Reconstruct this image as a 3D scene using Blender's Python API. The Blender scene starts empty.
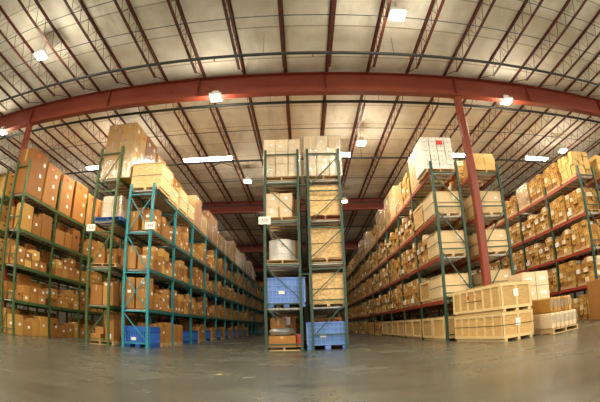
import bpy, math, random
from mathutils import Matrix, Vector
R = random.Random(7)
SC = bpy.context.scene
COL = SC.collection
PI = math.pi
CAM = (0.0, 0.0, 0.7282)

# ------------------------------------------------------------------ materials
def nodes(name):
    m = bpy.data.materials.new(name); m.use_nodes = True
    nt = m.node_tree; b = nt.nodes['Principled BSDF']
    return m, nt, b
def N(nt, t, **kw):
    n = nt.nodes.new(t)
    for k, v in kw.items():
        if k in n.inputs: n.inputs[k].default_value = v
        else: setattr(n, k, v)
    return n
def plain(name, col, rough=.6, metal=0., bump=0., bscale=30, var=.12, nscale=6, objvar=0.):
    m, nt, b = nodes(name); L = nt.links.new
    b.inputs['Roughness'].default_value = rough; b.inputs['Metallic'].default_value = metal
    tc = N(nt, 'ShaderNodeTexCoord'); nz = N(nt, 'ShaderNodeTexNoise'); nz.inputs['Scale'].default_value = nscale; nz.inputs['Detail'].default_value = 4
    L(tc.outputs['Object'], nz.inputs['Vector'])
    mr = N(nt, 'ShaderNodeMapRange'); mr.inputs['To Min'].default_value = 1-var; mr.inputs['To Max'].default_value = 1+var
    L(nz.outputs['Fac'], mr.inputs['Value'])
    hsv = N(nt, 'ShaderNodeHueSaturation'); hsv.inputs['Color'].default_value = (*col, 1)
    if objvar:
        oi = N(nt, 'ShaderNodeObjectInfo'); m2 = N(nt, 'ShaderNodeMapRange')
        m2.inputs['To Min'].default_value = 1-objvar; m2.inputs['To Max'].default_value = 1+objvar*.7
        L(oi.outputs['Random'], m2.inputs['Value'])
        mu = N(nt, 'ShaderNodeMath', operation='MULTIPLY'); L(mr.outputs[0], mu.inputs[0]); L(m2.outputs[0], mu.inputs[1])
        L(mu.outputs[0], hsv.inputs['Value'])
        m3 = N(nt, 'ShaderNodeMath', operation='MULTIPLY_ADD'); m3.inputs[1].default_value = 7.31; m3.inputs[2].default_value = 0
        fr = N(nt, 'ShaderNodeMath', operation='FRACT'); L(oi.outputs['Random'], m3.inputs[0]); L(m3.outputs[0], fr.inputs[0])
        m4 = N(nt, 'ShaderNodeMapRange'); m4.inputs['To Min'].default_value = .488; m4.inputs['To Max'].default_value = .516
        L(fr.outputs[0], m4.inputs['Value']); L(m4.outputs[0], hsv.inputs['Hue'])
    else:
        L(mr.outputs[0], hsv.inputs['Value'])
    L(hsv.outputs[0], b.inputs['Base Color'])
    if bump:
        n2 = N(nt, 'ShaderNodeTexNoise'); n2.inputs['Scale'].default_value = bscale; n2.inputs['Detail'].default_value = 3
        L(tc.outputs['Object'], n2.inputs['Vector'])
        bp = N(nt, 'ShaderNodeBump'); bp.inputs['Strength'].default_value = bump; bp.inputs['Distance'].default_value = .02
        L(n2.outputs['Fac'], bp.inputs['Height']); L(bp.outputs[0], b.inputs['Normal'])
    return m
def emit(name, col, s):
    m, nt, b = nodes(name)
    b.inputs['Base Color'].default_value = (*col, 1)
    b.inputs['Emission Color'].default_value = (*col, 1); b.inputs['Emission Strength'].default_value = s
    return m
def wood(name, col, col2, scale=3, rough=.65, osb=False):
    m, nt, b = nodes(name); L = nt.links.new
    b.inputs['Roughness'].default_value = rough
    tc = N(nt, 'ShaderNodeTexCoord')
    cr = N(nt, 'ShaderNodeValToRGB')
    cr.color_ramp.elements[0].color = (*col, 1); cr.color_ramp.elements[1].color = (*col2, 1)
    if osb:
        v = N(nt, 'ShaderNodeTexVoronoi'); v.inputs['Scale'].default_value = 16; v.inputs['Randomness'].default_value = 1
        mp = N(nt, 'ShaderNodeMapping'); mp.inputs['Scale'].default_value = (1, 1, 2.2)
        L(tc.outputs['Object'], mp.inputs[0]); L(mp.outputs[0], v.inputs['Vector'])
        sx = N(nt, 'ShaderNodeSeparateColor'); L(v.outputs['Color'], sx.inputs[0]); L(sx.outputs[0], cr.inputs[0])
    else:
        mp = N(nt, 'ShaderNodeMapping'); mp.inputs['Scale'].default_value = (scale, scale, scale*6)
        nz = N(nt, 'ShaderNodeTexNoise'); nz.inputs['Scale'].default_value = 2; nz.inputs['Detail'].default_value = 5; nz.inputs['Distortion'].default_value = .6
        L(tc.outputs['Object'], mp.inputs[0]); L(mp.outputs[0], nz.inputs['Vector']); L(nz.outputs['Fac'], cr.inputs[0])
        cr.color_ramp.elements[0].position = .3; cr.color_ramp.elements[1].position = .75
    oi = N(nt, 'ShaderNodeObjectInfo'); m2 = N(nt, 'ShaderNodeMapRange'); m2.inputs['To Min'].default_value = .88; m2.inputs['To Max'].default_value = 1.1
    L(oi.outputs['Random'], m2.inputs['Value'])
    h = N(nt, 'ShaderNodeHueSaturation'); L(cr.outputs[0], h.inputs['Color']); L(m2.outputs[0], h.inputs['Value'])
    L(h.outputs[0], b.inputs['Base Color'])
    return m
def mass_carton(name, cols, obj=True, rough=.7):
    # brown board whose tone changes from carton to carton (face colour attribute plus the object's own random number)
    m, nt, b = nodes(name); L = nt.links.new
    b.inputs['Roughness'].default_value = rough
    at = N(nt, 'ShaderNodeAttribute', attribute_name='tone')
    oi = N(nt, 'ShaderNodeObjectInfo')
    ad = N(nt, 'ShaderNodeMath', operation='ADD'); L(at.outputs['Fac'], ad.inputs[0]); L(oi.outputs['Random'], ad.inputs[1])
    fr = N(nt, 'ShaderNodeMath', operation='FRACT'); L(ad.outputs[0], fr.inputs[0])
    cr = N(nt, 'ShaderNodeValToRGB'); e = cr.color_ramp.elements
    e[0].color = (*cols[0], 1); e[1].color = (*cols[-1], 1)
    for i, c in enumerate(cols[1:-1]):
        x = e.new((i+1)/(len(cols)-1)); x.color = (*c, 1)
    L(fr.outputs[0], cr.inputs[0])
    tc = N(nt, 'ShaderNodeTexCoord'); nz = N(nt, 'ShaderNodeTexNoise'); nz.inputs['Scale'].default_value = 5; L(tc.outputs['Object'], nz.inputs['Vector'])
    mr = N(nt, 'ShaderNodeMapRange'); mr.inputs['To Min'].default_value = .85; mr.inputs['To Max'].default_value = 1.12; L(nz.outputs['Fac'], mr.inputs['Value'])
    h = N(nt, 'ShaderNodeHueSaturation'); L(cr.outputs[0], h.inputs['Color']); L(mr.outputs[0], h.inputs['Value']); L(h.outputs[0], b.inputs['Base Color'])
    return m
def film_mat():
    m, nt, b = nodes('stretch_film'); L = nt.links.new
    out = nt.nodes['Material Output']
    nt.nodes.remove(b)
    t = N(nt, 'ShaderNodeBsdfTransparent'); g = N(nt, 'ShaderNodeBsdfGlossy'); g.inputs['Roughness'].default_value = .22
    d = N(nt, 'ShaderNodeBsdfDiffuse'); d.inputs['Color'].default_value = (.9, .88, .82, 1)
    a = N(nt, 'ShaderNodeMixShader'); a.inputs[0].default_value = .3; L(g.outputs[0], a.inputs[1]); L(d.outputs[0], a.inputs[2])
    x = N(nt, 'ShaderNodeMixShader')
    tc = N(nt, 'ShaderNodeTexCoord'); nz = N(nt, 'ShaderNodeTexNoise'); nz.inputs['Scale'].default_value = 9; nz.inputs['Distortion'].default_value = .5; nz.inputs['Detail'].default_value = 4
    mp = N(nt, 'ShaderNodeMapping'); mp.inputs['Scale'].default_value = (1, 1, .25); L(tc.outputs['Object'], mp.inputs[0]); L(mp.outputs[0], nz.inputs['Vector'])
    mr = N(nt, 'ShaderNodeMapRange'); mr.inputs['From Min'].default_value = .42; mr.inputs['From Max'].default_value = .75; mr.inputs['To Min'].default_value = .10; mr.inputs['To Max'].default_value = .42
    L(nz.outputs['Fac'], mr.inputs['Value']); L(mr.outputs[0], x.inputs[0])
    bp = N(nt, 'ShaderNodeBump'); bp.inputs['Strength'].default_value = .6; bp.inputs['Distance'].default_value = .05; L(nz.outputs['Fac'], bp.inputs['Height']); L(bp.outputs[0], g.inputs['Normal'])
    L(t.outputs[0], x.inputs[1]); L(a.outputs[0], x.inputs[2]); L(x.outputs[0], out.inputs[0])
    return m
def floor_mat():
    m, nt, b = nodes('polished_concrete'); L = nt.links.new
    tc = N(nt, 'ShaderNodeTexCoord')
    n1 = N(nt, 'ShaderNodeTexNoise'); n1.inputs['Scale'].default_value = .45; n1.inputs['Detail'].default_value = 7; n1.inputs['Roughness'].default_value = .65
    L(tc.outputs['Object'], n1.inputs['Vector'])
    cr = N(nt, 'ShaderNodeValToRGB'); cr.color_ramp.elements[0].position = .3; cr.color_ramp.elements[1].position = .72
    cr.color_ramp.elements[0].color = (.050, .055, .041, 1); cr.color_ramp.elements[1].color = (.112, .114, .088, 1)
    L(n1.outputs['Fac'], cr.inputs[0])
    # tyre scuffs: long soft streaks
    mp = N(nt, 'ShaderNodeMapping'); mp.inputs['Scale'].default_value = (.25, 2.2, 1); mp.inputs['Rotation'].default_value = (0, 0, .12)
    n2 = N(nt, 'ShaderNodeTexNoise'); n2.inputs['Scale'].default_value = 1.4; n2.inputs['Detail'].default_value = 3; L(tc.outputs['Object'], mp.inputs[0]); L(mp.outputs[0], n2.inputs['Vector'])
    mr = N(nt, 'ShaderNodeMapRange'); mr.inputs['From Min'].default_value = .35; mr.inputs['From Max'].default_value = .7; mr.inputs['To Min'].default_value = .80; mr.inputs['To Max'].default_value = 1.2; L(n2.outputs['Fac'], mr.inputs['Value'])
    h = N(nt, 'ShaderNodeHueSaturation'); L(cr.outputs[0], h.inputs['Color']); L(mr.outputs[0], h.inputs['Value']); L(h.outputs[0], b.inputs['Base Color'])
    r = N(nt, 'ShaderNodeMapRange'); r.inputs['To Min'].default_value = .15; r.inputs['To Max'].default_value = .38; L(n1.outputs['Fac'], r.inputs['Value']); L(r.outputs[0], b.inputs['Roughness'])
    n3 = N(nt, 'ShaderNodeTexNoise'); n3.inputs['Scale'].default_value = 3; L(tc.outputs['Object'], n3.inputs['Vector'])
    bp = N(nt, 'ShaderNodeBump'); bp.inputs['Strength'].default_value = .07; bp.inputs['Distance'].default_value = .02; L(n3.outputs['Fac'], bp.inputs['Height']); L(bp.outputs[0], b.inputs['Normal'])
    b.inputs['Specular IOR Level'].default_value = .6
    return m
def ceil_mat():
    m, nt, b = nodes('white_roof_insulation'); L = nt.links.new
    b.inputs['Roughness'].default_value = .55
    tc = N(nt, 'ShaderNodeTexCoord'); sp = N(nt, 'ShaderNodeSeparateXYZ'); L(tc.outputs['Object'], sp.inputs[0])
    n1 = N(nt, 'ShaderNodeTexNoise'); n1.inputs['Scale'].default_value = 1.3; n1.inputs['Detail'].default_value = 6; L(tc.outputs['Object'], n1.inputs['Vector'])
    cr = N(nt, 'ShaderNodeValToRGB'); cr.color_ramp.elements[0].position = .28; cr.color_ramp.elements[1].position = .7
    cr.color_ramp.elements[0].color = (.74, .70, .61, 1); cr.color_ramp.elements[1].color = (.93, .90, .82, 1); L(n1.outputs['Fac'], cr.inputs[0])
    # taped seams between the insulation blankets, every 1.55 m along the building
    ad = N(nt, 'ShaderNodeMath', operation='MULTIPLY_ADD'); ad.inputs[1].default_value = 1/1.55; ad.inputs[2].default_value = 100.3; L(sp.outputs['Y'], ad.inputs[0])
    fr = N(nt, 'ShaderNodeMath', operation='FRACT'); L(ad.outputs[0], fr.inputs[0])
    lt = N(nt, 'ShaderNodeMath', operation='LESS_THAN'); lt.inputs[1].default_value = .035; L(fr.outputs[0], lt.inputs[0])
    mx = N(nt, 'ShaderNodeMix', data_type='RGBA'); L(lt.outputs[0], mx.inputs[0]); L(cr.outputs[0], mx.inputs[6]); mx.inputs[7].default_value = (.50, .44, .36, 1)
    L(mx.outputs[2], b.inputs['Base Color'])
    mp = N(nt, 'ShaderNodeMapping'); mp.inputs['Scale'].default_value = (1.2, .5, 1); L(tc.outputs['Object'], mp.inputs[0])
    n2 = N(nt, 'ShaderNodeTexNoise'); n2.inputs['Scale'].default_value = 2.6; n2.inputs['Detail'].default_value = 4; L(mp.outputs[0], n2.inputs['Vector'])
    sm = N(nt, 'ShaderNodeMath', operation='PINGPONG'); sm.inputs[1].default_value = .5; L(fr.outputs[0], sm.inputs[0])
    a2 = N(nt, 'ShaderNodeMath', operation='MULTIPLY_ADD'); a2.inputs[1].default_value = -1.2; L(sm.outputs[0], a2.inputs[0]); L(n2.outputs['Fac'], a2.inputs[2])
    bp = N(nt, 'ShaderNodeBump'); bp.inputs['Strength'].default_value = .7; bp.inputs['Distance'].default_value = .12; L(a2.outputs[0], bp.inputs['Height']); L(bp.outputs[0], b.inputs['Normal'])
    return m
M = dict(
 floor=floor_mat(), ceil=ceil_mat(),
 wall=plain('painted_wall_panel', (.42, .38, .31), .7, bump=.2, bscale=2),
 red=plain('red_oxide_paint', (.23, .040, .021), .5, bump=.1, var=.2, nscale=2),
 joist=plain('joist_primer', (.11, .030, .018), .6, var=.2, nscale=3),
 pipe=plain('sprinkler_pipe_paint', (.025, .028, .03), .5),
 teal=plain('teal_rack_paint', (.02, .28, .33), .42, var=.15, nscale=10),
 tealbeam=plain('teal_beam_paint', (.015, .13, .13), .45, var=.2, nscale=10),
 green=plain('green_rack_paint', (.055, .12, .04), .45, var=.2, nscale=10),
 dgreen=plain('dark_green_rack_paint', (.020, .068, .045), .42, var=.2, nscale=10),
 orange=plain('red_orange_beam_paint', (.34, .050, .022), .45, var=.2, nscale=10),
 galv=plain('galvanised_steel', (.55, .55, .53), .38, .75, var=.15, nscale=9),
 deck=plain('galvanised_deck', (.74, .73, .71), .5, .1, var=.15, nscale=9),
 alu=plain('brushed_drum_metal', (.66, .65, .61), .5, .35, var=.1, nscale=4),
 carton=mass_carton('cardboard', [(.27, .105, .018), (.40, .175, .033), (.47, .215, .05), (.31, .125, .023), (.52, .26, .075)]),
 tan=mass_carton('tan_cardboard', [(.46, .24, .045), (.60, .34, .075), (.36, .165, .028), (.66, .40, .11), (.50, .26, .055)]),
 yellow=mass_carton('yellow_cardboard', [(.72, .46, .15), (.80, .53, .20), (.66, .41, .12), (.77, .51, .18)]),
 pale=mass_carton('pale_cardboard', [(.80, .62, .40), (.86, .69, .47), (.76, .57, .35), (.84, .66, .44)]),
 whitebox=mass_carton('white_cardboard', [(.82, .79, .72), (.90, .87, .80), (.78, .74, .67), (.88, .85, .78)]),
 tape=plain('packing_tape', (.55, .36, .18), .3),
 seam=plain('carton_opening', (.05, .025, .012), .8),
 label=plain('white_paper_label', (.88, .87, .84), .5, var=.03),
 redlabel=plain('red_sticker', (.75, .05, .03), .5, var=.05),
 bluelabel=plain('blue_print', (.05, .14, .5), .5, var=.05),
 yellowlabel=plain('yellow_sticker', (.70, .52, .10), .5, var=.05),
 ply=wood('pale_plywood', (.74, .54, .28), (.84, .65, .38)),
 crate=wood('crate_board', (.55, .33, .11), (.70, .46, .19)),
 pine=wood('pine_batten', (.78, .55, .25), (.90, .68, .36), 5),
 osb=wood('osb_board', (.56, .34, .13), (.84, .60, .29), osb=True),
 osb2=wood('yellow_chipboard', (.68, .46, .18), (.88, .66, .33), osb=True),
 palletwood=wood('pallet_wood', (.55, .36, .16), (.74, .52, .26), 5),
 redwood=wood('stained_pallet_wood', (.34, .11, .05), (.45, .17, .08), 5),
 bluepaint=plain('blue_pallet_paint', (.03, .16, .52), .5, var=.2),
 blue=plain('blue_bin_plastic', (.13, .29, .72), .4, var=.15, nscale=3, objvar=.12),
 blue2=plain('light_blue_rib_plastic', (.24,.42,.84), .4, var=.1),
 blueshade=plain('shaded_blue_bin_plastic', (.02,.12,.52), .4, var=.15), blueshade2=plain('shaded_blue_rib_plastic', (.05,.19,.62), .4),  # darker copies of the bin blue, dimmer light put into the colour
 bluedk=plain('dark_slot', (.012, .03, .12), .7),
 strap=plain('black_steel_strap', (.03, .025, .02), .4),
 film=film_mat(),
 black=plain('black_housing', (.03, .03, .03), .5),
 lens=emit('lamp_lens', (1., .96, .80), 26), tube=emit('fluorescent_tube', (1., .93, .86), 30),
 fillglow=emit('fill_panel_glow', (1., .94, .84), 3),  # glow of the added fill panels
 lampwhite=plain('white_enamel', (.8, .8, .78), .4),
 yellowline=plain('yellow_floor_paint', (.26, .23, .07), .5, var=.3, nscale=5),
)

# ------------------------------------------------------------------ mesh builder
class MB:
    def __init__(s): s.v = []; s.f = []; s.m = []; s.t = []; s.mats = []
    def mi(s, m):
        if m not in s.mats: s.mats.append(m)
        return s.mats.index(m)
    def add(s, vs, fs, m, T=None, tone=0.):
        o = len(s.v); i = s.mi(m)
        s.v += [tuple(T @ Vector(p)) for p in vs] if T else [tuple(p) for p in vs]
        s.f += [tuple(a+o for a in f) for f in fs]; s.m += [i]*len(fs); s.t += [tone]*len(fs)
    def box(s, a, b, m, T=None, tone=0., c=0.):
        x0, y0, z0 = a; x1, y1, z1 = b
        if c <= 0:
            vs = [(x0,y0,z0),(x1,y0,z0),(x1,y1,z0),(x0,y1,z0),(x0,y0,z1),(x1,y0,z1),(x1,y1,z1),(x0,y1,z1)]
            fs = [(0,3,2,1),(4,5,6,7),(0,1,5,4),(1,2,6,5),(2,3,7,6),(3,0,4,7)]
        else:
            cc = [c]*3 if not isinstance(c, tuple) else list(c)
            vs = []; 
            # three vertices per corner, inset along two axes
            for k in range(8):
                X, Y, Z = ((x1, x0)[not k & 1]), ((y1, y0)[not k & 2]), ((z1, z0)[not k & 4])
                sx, sy, sz = (-1 if k & 1 else 1), (-1 if k & 2 else 1), (-1 if k & 4 else 1)
                vs += [(X, Y+sy*cc[1], Z+sz*cc[2]), (X+sx*cc[0], Y, Z+sz*cc[2]), (X+sx*cc[0], Y+sy*cc[1], Z)]
            g = lambda k, j: 3*k+j
            fs = [(g(0,0),g(4,0),g(6,0),g(2,0)),(g(1,0),g(3,0),g(7,0),g(5,0)),
                  (g(0,1),g(1,1),g(5,1),g(4,1)),(g(2,1),g(6,1),g(7,1),g(3,1)),
                  (g(0,2),g(2,2),g(3,2),g(1,2)),(g(4,2),g(5,2),g(7,2),g(6,2))]
            for a_, b_ in ((0,1),(2,3),(4,5),(6,7)): # edges along x: between y(1) and z(2) faces
                fs.append((g(a_,1),g(a_,2),g(b_,2),g(b_,1)))
            for a_, b_ in ((0,2),(1,3),(4,6),(5,7)): fs.append((g(a_,0),g(a_,2),g(b_,2),g(b_,0)))
            for a_, b_ in ((0,4),(1,5),(2,6),(3,7)): fs.append((g(a_,0),g(a_,1),g(b_,1),g(b_,0)))
            for k in range(8): fs.append((g(k,0),g(k,1),g(k,2)))
        s.add(vs, fs, m, T, tone)
    def bar(s, p, q, w, h, m, tone=0.):
        p = Vector(p); q = Vector(q); d = (q-p); L = d.length; d.normalize()
        up = Vector((0,0,1)) if abs(d.z) < .95 else Vector((0,1,0))
        x = d.cross(up).normalized(); z = x.cross(d)
        T = Matrix((( x.x,d.x,z.x,p.x),(x.y,d.y,z.y,p.y),(x.z,d.z,z.z,p.z),(0,0,0,1)))
        s.box((-w/2,0,-h/2),(w/2,L,h/2), m, T, tone)
    def cyl(s, p, q, r, m, n=12, r2=None, cap=True):
        p = Vector(p); q = Vector(q); d = (q-p).normalized()
        up = Vector((0,0,1)) if abs(d.z) < .9 else Vector((0,1,0))
        x = d.cross(up).normalized(); y = d.cross(x); r2 = r if r2 is None else r2
        vs = [p+(x*math.cos(2*PI*i/n)+y*math.sin(2*PI*i/n))*r for i in range(n)]+[q+(x*math.cos(2*PI*i/n)+y*math.sin(2*PI*i/n))*r2 for i in range(n)]
        fs = [(i,(i+1)%n,n+(i+1)%n,n+i) for i in range(n)]
        if cap: fs += [tuple(range(n-1,-1,-1)), tuple(range(n,2*n))]
        s.add(vs, fs, m)
    def lathe(s, prof, m, n=32):
        vs = [(r*math.cos(2*PI*i/n), r*math.sin(2*PI*i/n), z) for r, z in prof for i in range(n)]
        fs = [(j*n+i, j*n+(i+1)%n, (j+1)*n+(i+1)%n, (j+1)*n+i) for j in range(len(prof)-1) for i in range(n)]
        fs += [tuple(range(n-1,-1,-1)), tuple((len(prof)-1)*n+i for i in range(n))]
        s.add(vs, fs, m)
    def mesh(s, name):
        me = bpy.data.meshes.new(name); me.from_pydata(s.v, [], s.f)
        for m in s.mats: me.materials.append(m)
        me.polygons.foreach_set('material_index', s.m)
        if any(s.t):
            a = me.attributes.new('tone', 'FLOAT', 'FACE'); a.data.foreach_set('value', s.t)
        me.update()
        import bmesh
        bm = bmesh.new(); bm.from_mesh(me); bmesh.ops.recalc_face_normals(bm, faces=bm.faces); bm.to_mesh(me); bm.free()
        return me
def ob(name, data, loc=(0,0,0), rz=0., parent=None, scale=None):
    o = bpy.data.objects.new(name, data); COL.objects.link(o)
    o.location = loc; o.rotation_euler = (0,0,rz)
    if scale: o.scale = scale
    if parent: o.parent = parent
    return o
def tag(o, label, cat, group=None, kind=None):
    if label: o['label'] = label
    if cat: o['category'] = cat
    if group: o['group'] = group
    if kind: o['kind'] = kind
    return o
def dup_tree(o, loc=None, rz=None, parent=None):
    c = o.copy(); COL.objects.link(c)
    if parent: c.parent = parent
    if loc is not None: c.location = loc
    if rz is not None: c.rotation_euler = (0,0,rz)
    for k in o.children: dup_tree(k, parent=c)
    return c
ORD = ['first','second','third','fourth','fifth','sixth','seventh','eighth','ninth','tenth','eleventh','twelfth','thirteenth','fourteenth','fifteenth','sixteenth','seventeenth','eighteenth']
BAY = ['end bay'] + [o+' bay' for o in ORD[1:]]
def dist(x, y): return math.hypot(x, y)

# ------------------------------------------------------------------ room shell
def structure(name, mb, loc=(0,0,0)):
    o = ob(name, mb.mesh(name), loc); o['kind'] = 'structure'; return o
FILL_POWER = 160  # strength of the added fill lights behind the camera
X0, X1, Y0, Y1 = -24., 28., -16.7, 74.
ZC = 9.285
m = MB(); m.box((X0,Y0,-.2),(X1,Y1,0), M['floor']); structure('floor', m)
m = MB(); m.box((X0,Y0,ZC),(X1,Y1,ZC+.2), M['ceil']); structure('ceiling', m)
for nm, a, b in (('wall_left',(X0-.2,Y0,0),(X0,Y1,ZC)),('wall_right',(X1,Y0,0),(X1+.2,Y1,ZC)),('wall_back',(X0,Y1,0),(X1,Y1+.2,ZC)),('wall_front',(X0,Y0-.2,0),(X1,Y0,ZC))):
    m = MB(); m.box(a, b, M['wall']); structure(nm, m)
for i in range(6):   # glowing fill panels added behind the camera to light ceiling and rack ends
    x = -19+i*7.6
    m = MB(); m.box((x,Y0+.001,4.2),(x+5.6,Y0+.03,7.2), M['fillglow']); structure('fill_panel_%d' % (i+1), m)
    ld = bpy.data.lights.new('rear_fill', 'AREA'); ld.shape = 'RECTANGLE'; ld.size = 5.6; ld.size_y = 3.; ld.energy = FILL_POWER; ld.color = (1,.93,.80)
    l = bpy.data.objects.new('rear_fill', ld); COL.objects.link(l); l.location = (x+2.8,Y0+.1,5.7); l.rotation_euler = (PI/2,0,0)
m = MB()   # yellow painted floor line curling off the centre rack
pts = [(1.45,11.35),(1.62,11.1),(1.7,10.8),(1.66,10.45),(1.5,10.2)]
for p, q in zip(pts, pts[1:]):
    m.bar((p[0],p[1],.001),(q[0],q[1],.001),.05,.002,M['yellowline'])
structure('trim_1', m)
m = MB(); m.box((-.04,-.04,0),(.04,.04,.003), M['yellowlabel']); tag(ob('paper_scrap', m.mesh('paper_scrap'), (-1.35,5.95,0), .4), 'small yellowish paper scrap lying on the open concrete floor', 'paper scrap')

# ------------------------------------------------------------------ roof steel
GY = [-2.7, 11.3, 25.3, 39.3, 53.3, 67.3]
ZB, ZT = 8.39, 9.21
def girder_mesh():
    m = MB(); r = M['red']
    m.box((X0+.05,-.009,ZB+.03),(X1-.05,.009,ZT-.03), r)
    return m.mesh('girder_web')
def girder_fl(z0, z1):
    m = MB(); m.box((X0+.05,-.14,z0),(X1-.05,.14,z1), M['red']); return m.mesh('girder_flange')
gw, gb, gt = girder_mesh(), girder_fl(ZB, ZB+.03), girder_fl(ZT-.03, ZT)
m = MB(); m.box((-.008,-.13,ZB+.03),(.008,.13,ZT-.03), M['red'])
stf = m.mesh('stiffener_plate')
gl = ['rust-red steel roof girder behind the camera overhead','wide rust-red steel girder crossing the whole ceiling above the rack ends','second rust-red girder seen beyond the rack tops, over the aisles','third rust-red girder far down the warehouse roof','fourth rust-red girder near the far end of the roof','last rust-red girder close to the far wall']
for i, y in enumerate(GY):
    g = ob('roof_girder', None, (0,y,0)); tag(g, gl[i], 'girder', 'steel girders across the roof')
    ob('girder_web', gw, parent=g); ob('bottom_flange', gb, parent=g); ob('top_flange', gt, parent=g)
    if i < 3:
        for x in (-16.4,-11.3,-7.2,-3.6,0.9,5.64,8.9,13.2): ob('stiffener_plate', stf, (x,0,0), parent=g)
m = MB()   # square tube column
m.box((-.115,-.115,.02),(.115,.115,ZB-.02), M['red'], c=.02)
colm = m.mesh('column_shaft')
m = MB(); m.box((-.2,-.2,0),(.2,.2,.02), M['red'])
for a in (-.15,.15):
    for b in (-.15,.15): m.cyl((a,b,.02),(a,b,.06),.015,M['galv'],8)
colb = m.mesh('base_plate')
m = MB(); m.box((-.17,-.14,ZB-.02),(.17,.14,ZB-.0005), M['red'])
colc = m.mesh('cap_plate')
for y, nm in ((11.3,'under the near girder'),(25.3,'under the second girder')):
    for x, s in ((-11.3,'at left between the far left racks'),(5.64,'at right between the right-hand racks')):
        if y > 20: s = s.replace('between', 'far back between')
        c = ob('steel_column', None, (x,y,0)); tag(c, 'rust-red steel column %s, %s' % (nm, s), 'column', 'steel columns')
        ob('column_shaft', colm, parent=c); ob('base_plate', colb, parent=c); ob('cap_plate', colc, parent=c)

ZJT, ZJB = ZC-.005, 8.66
def joist_meshes(L):
    def tee(m_, w_, y_, z0, z1, zs0, zs1):   # flange and stem in one closed profile
        up = zs1 > z1
        pf = [(-w_,z0),(w_,z0),(w_,z1),(.018,z1),(.018,zs1),(-.018,zs1),(-.018,z1),(-w_,z1)] if up else [(-w_,z0),(-.018,z0),(-.018,zs0),(.018,zs0),(.018,z0),(w_,z0),(w_,z1),(-w_,z1)]
        vs_ = [(x,-y_,z) for x, z in pf]+[(x,y_,z) for x, z in pf]
        m_.add(vs_, [(i,(i+1)%8,8+(i+1)%8,8+i) for i in range(8)]+[tuple(range(8)), tuple(range(15,7,-1))], jm)
    t = MB(); jm = M['joist']; tee(t, .06, L/2-.02, ZJT-.012, ZJT, ZJT-.065, ZJT)
    b = MB(); e = L/2-1.1; tee(b, .045, e, ZJB, ZJB+.012, ZJB, ZJB+.05)
    w = MB(); n = 18; zt = ZJT-.05; zb = ZJB+.03
    w.bar((0,-L/2+.12,zt),(0,-e+.05,zb),.018,.018,jm); w.bar((0,L/2-.12,zt),(0,e-.05,zb),.018,.018,jm)
    st = 2*(e-.05)/n
    for i in range(n):
        y = -e+.05+i*st
        w.bar((0,y,zb),(0,y+st/2,zt),.014,.014,jm); w.bar((0,y+st/2,zt),(0,y+st,zb),.014,.014,jm)
    return t.mesh('top_chord'), b.mesh('bottom_chord'), w.mesh('web_bars')
JL = 14.0-.06
jt, jb, jw = joist_meshes(JL)
JX = [.934*(-.54+1.551*i) for i in range(-13, 18)]
bays = [(-2.7,'nearest roof bay'),(11.3,'roof bay behind the near girder'),(25.3,'third roof bay back'),(39.3,'fourth roof bay back'),(53.3,'farthest roof bay')]
for y, bn in bays:
    for i, x in enumerate(JX):
        k = i-13
        where = 'over the centre racks' if k == 0 else '%s %s of centre' % (ORD[abs(k)-1], 'left' if k < 0 else 'right')
        j = ob('roof_joist', None, (x, y+7, 0)); tag(j, 'dark red open-web joist, %s, %s' % (bn, where), 'joist', 'open-web joists in the '+bn)
        ob('top_chord', jt, parent=j); ob('bottom_chord', jb, parent=j); ob('web_bars', jw, parent=j)
# pipes and bridging across the joists
def cross_pipe(name, y, z, r, lab, cat, n=8, heads=False):
    m = MB(); m.cyl((X0+.1,0,0),(X1-.1,0,0), r, M['pipe'], n)
    o = ob(name, m.mesh(name), (0,y,z)) ; tag(o, lab, cat)
    if r > .03:
        hm = MB(); hm.cyl((0,0,r),(0,0,ZC-z),.007,M['pipe'],6); hm = hm.mesh('pipe_hanger')
        for x in range(-18, 24, 4): ob('pipe_hanger', hm, (x+.9,0,0), parent=o)
    if heads:
        q = MB(); q.cyl((0,0,-r),(0,0,-r-.07),.014,M['pipe'],6); q.cyl((0,0,-r-.07),(0,0,-r-.08),.035,M['redlabel'],8)
        me = q.mesh('sprinkler_head')
        for x in range(-18, 22, 3): ob('sprinkler_head', me, (x+.4,0,0), parent=o)
for i, (y, r, h) in enumerate([(9.35,.05,True),(12.15,.055,False),(17.2,.045,True),(24.2,.045,True),(30.5,.045,False)]):
    cross_pipe('sprinkler_pipe', y, 8.59-r*.2-.0, r, ['dark sprinkler pipe hung just in front of the near girder','dark sprinkler pipe running close behind the near girder','dark sprinkler pipe crossing above the rack tops behind the near girder','dark sprinkler pipe just in front of the second girder','dark sprinkler pipe beyond the second girder'][i], 'pipe', 10, h)
BR = [4.2,6.3,7.75,14.3,20.0,27.5,33,36,44,49]
for i, y in enumerate(BR):
    cross_pipe('bridging_rod', y, 8.647, .013, 'thin dark bridging rod across the joists, %s one from the near end' % ORD[i], 'bridging rod', 6)
m = MB()
for a, b in (((-.72,8.68),(.72,9.22)),((-.72,9.22),(.72,8.68))): m.bar((a[0],0,a[1]),(b[0],0,b[1]),.03,.03,M['joist'])
xb = m.mesh('cross_brace')
for bi, yb in enumerate((4.2, 18.1)):
    for k, i in enumerate(range(2, 27, 4)):
        c = ob('cross_brace', xb, ((JX[i]+JX[i+1])/2, yb, 0)); tag(c, 'x-shaped brace between two joists, %s from left, %s roof bay' % (ORD[k], ['nearest','second'][bi]), 'brace', 'x braces between joists')

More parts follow.
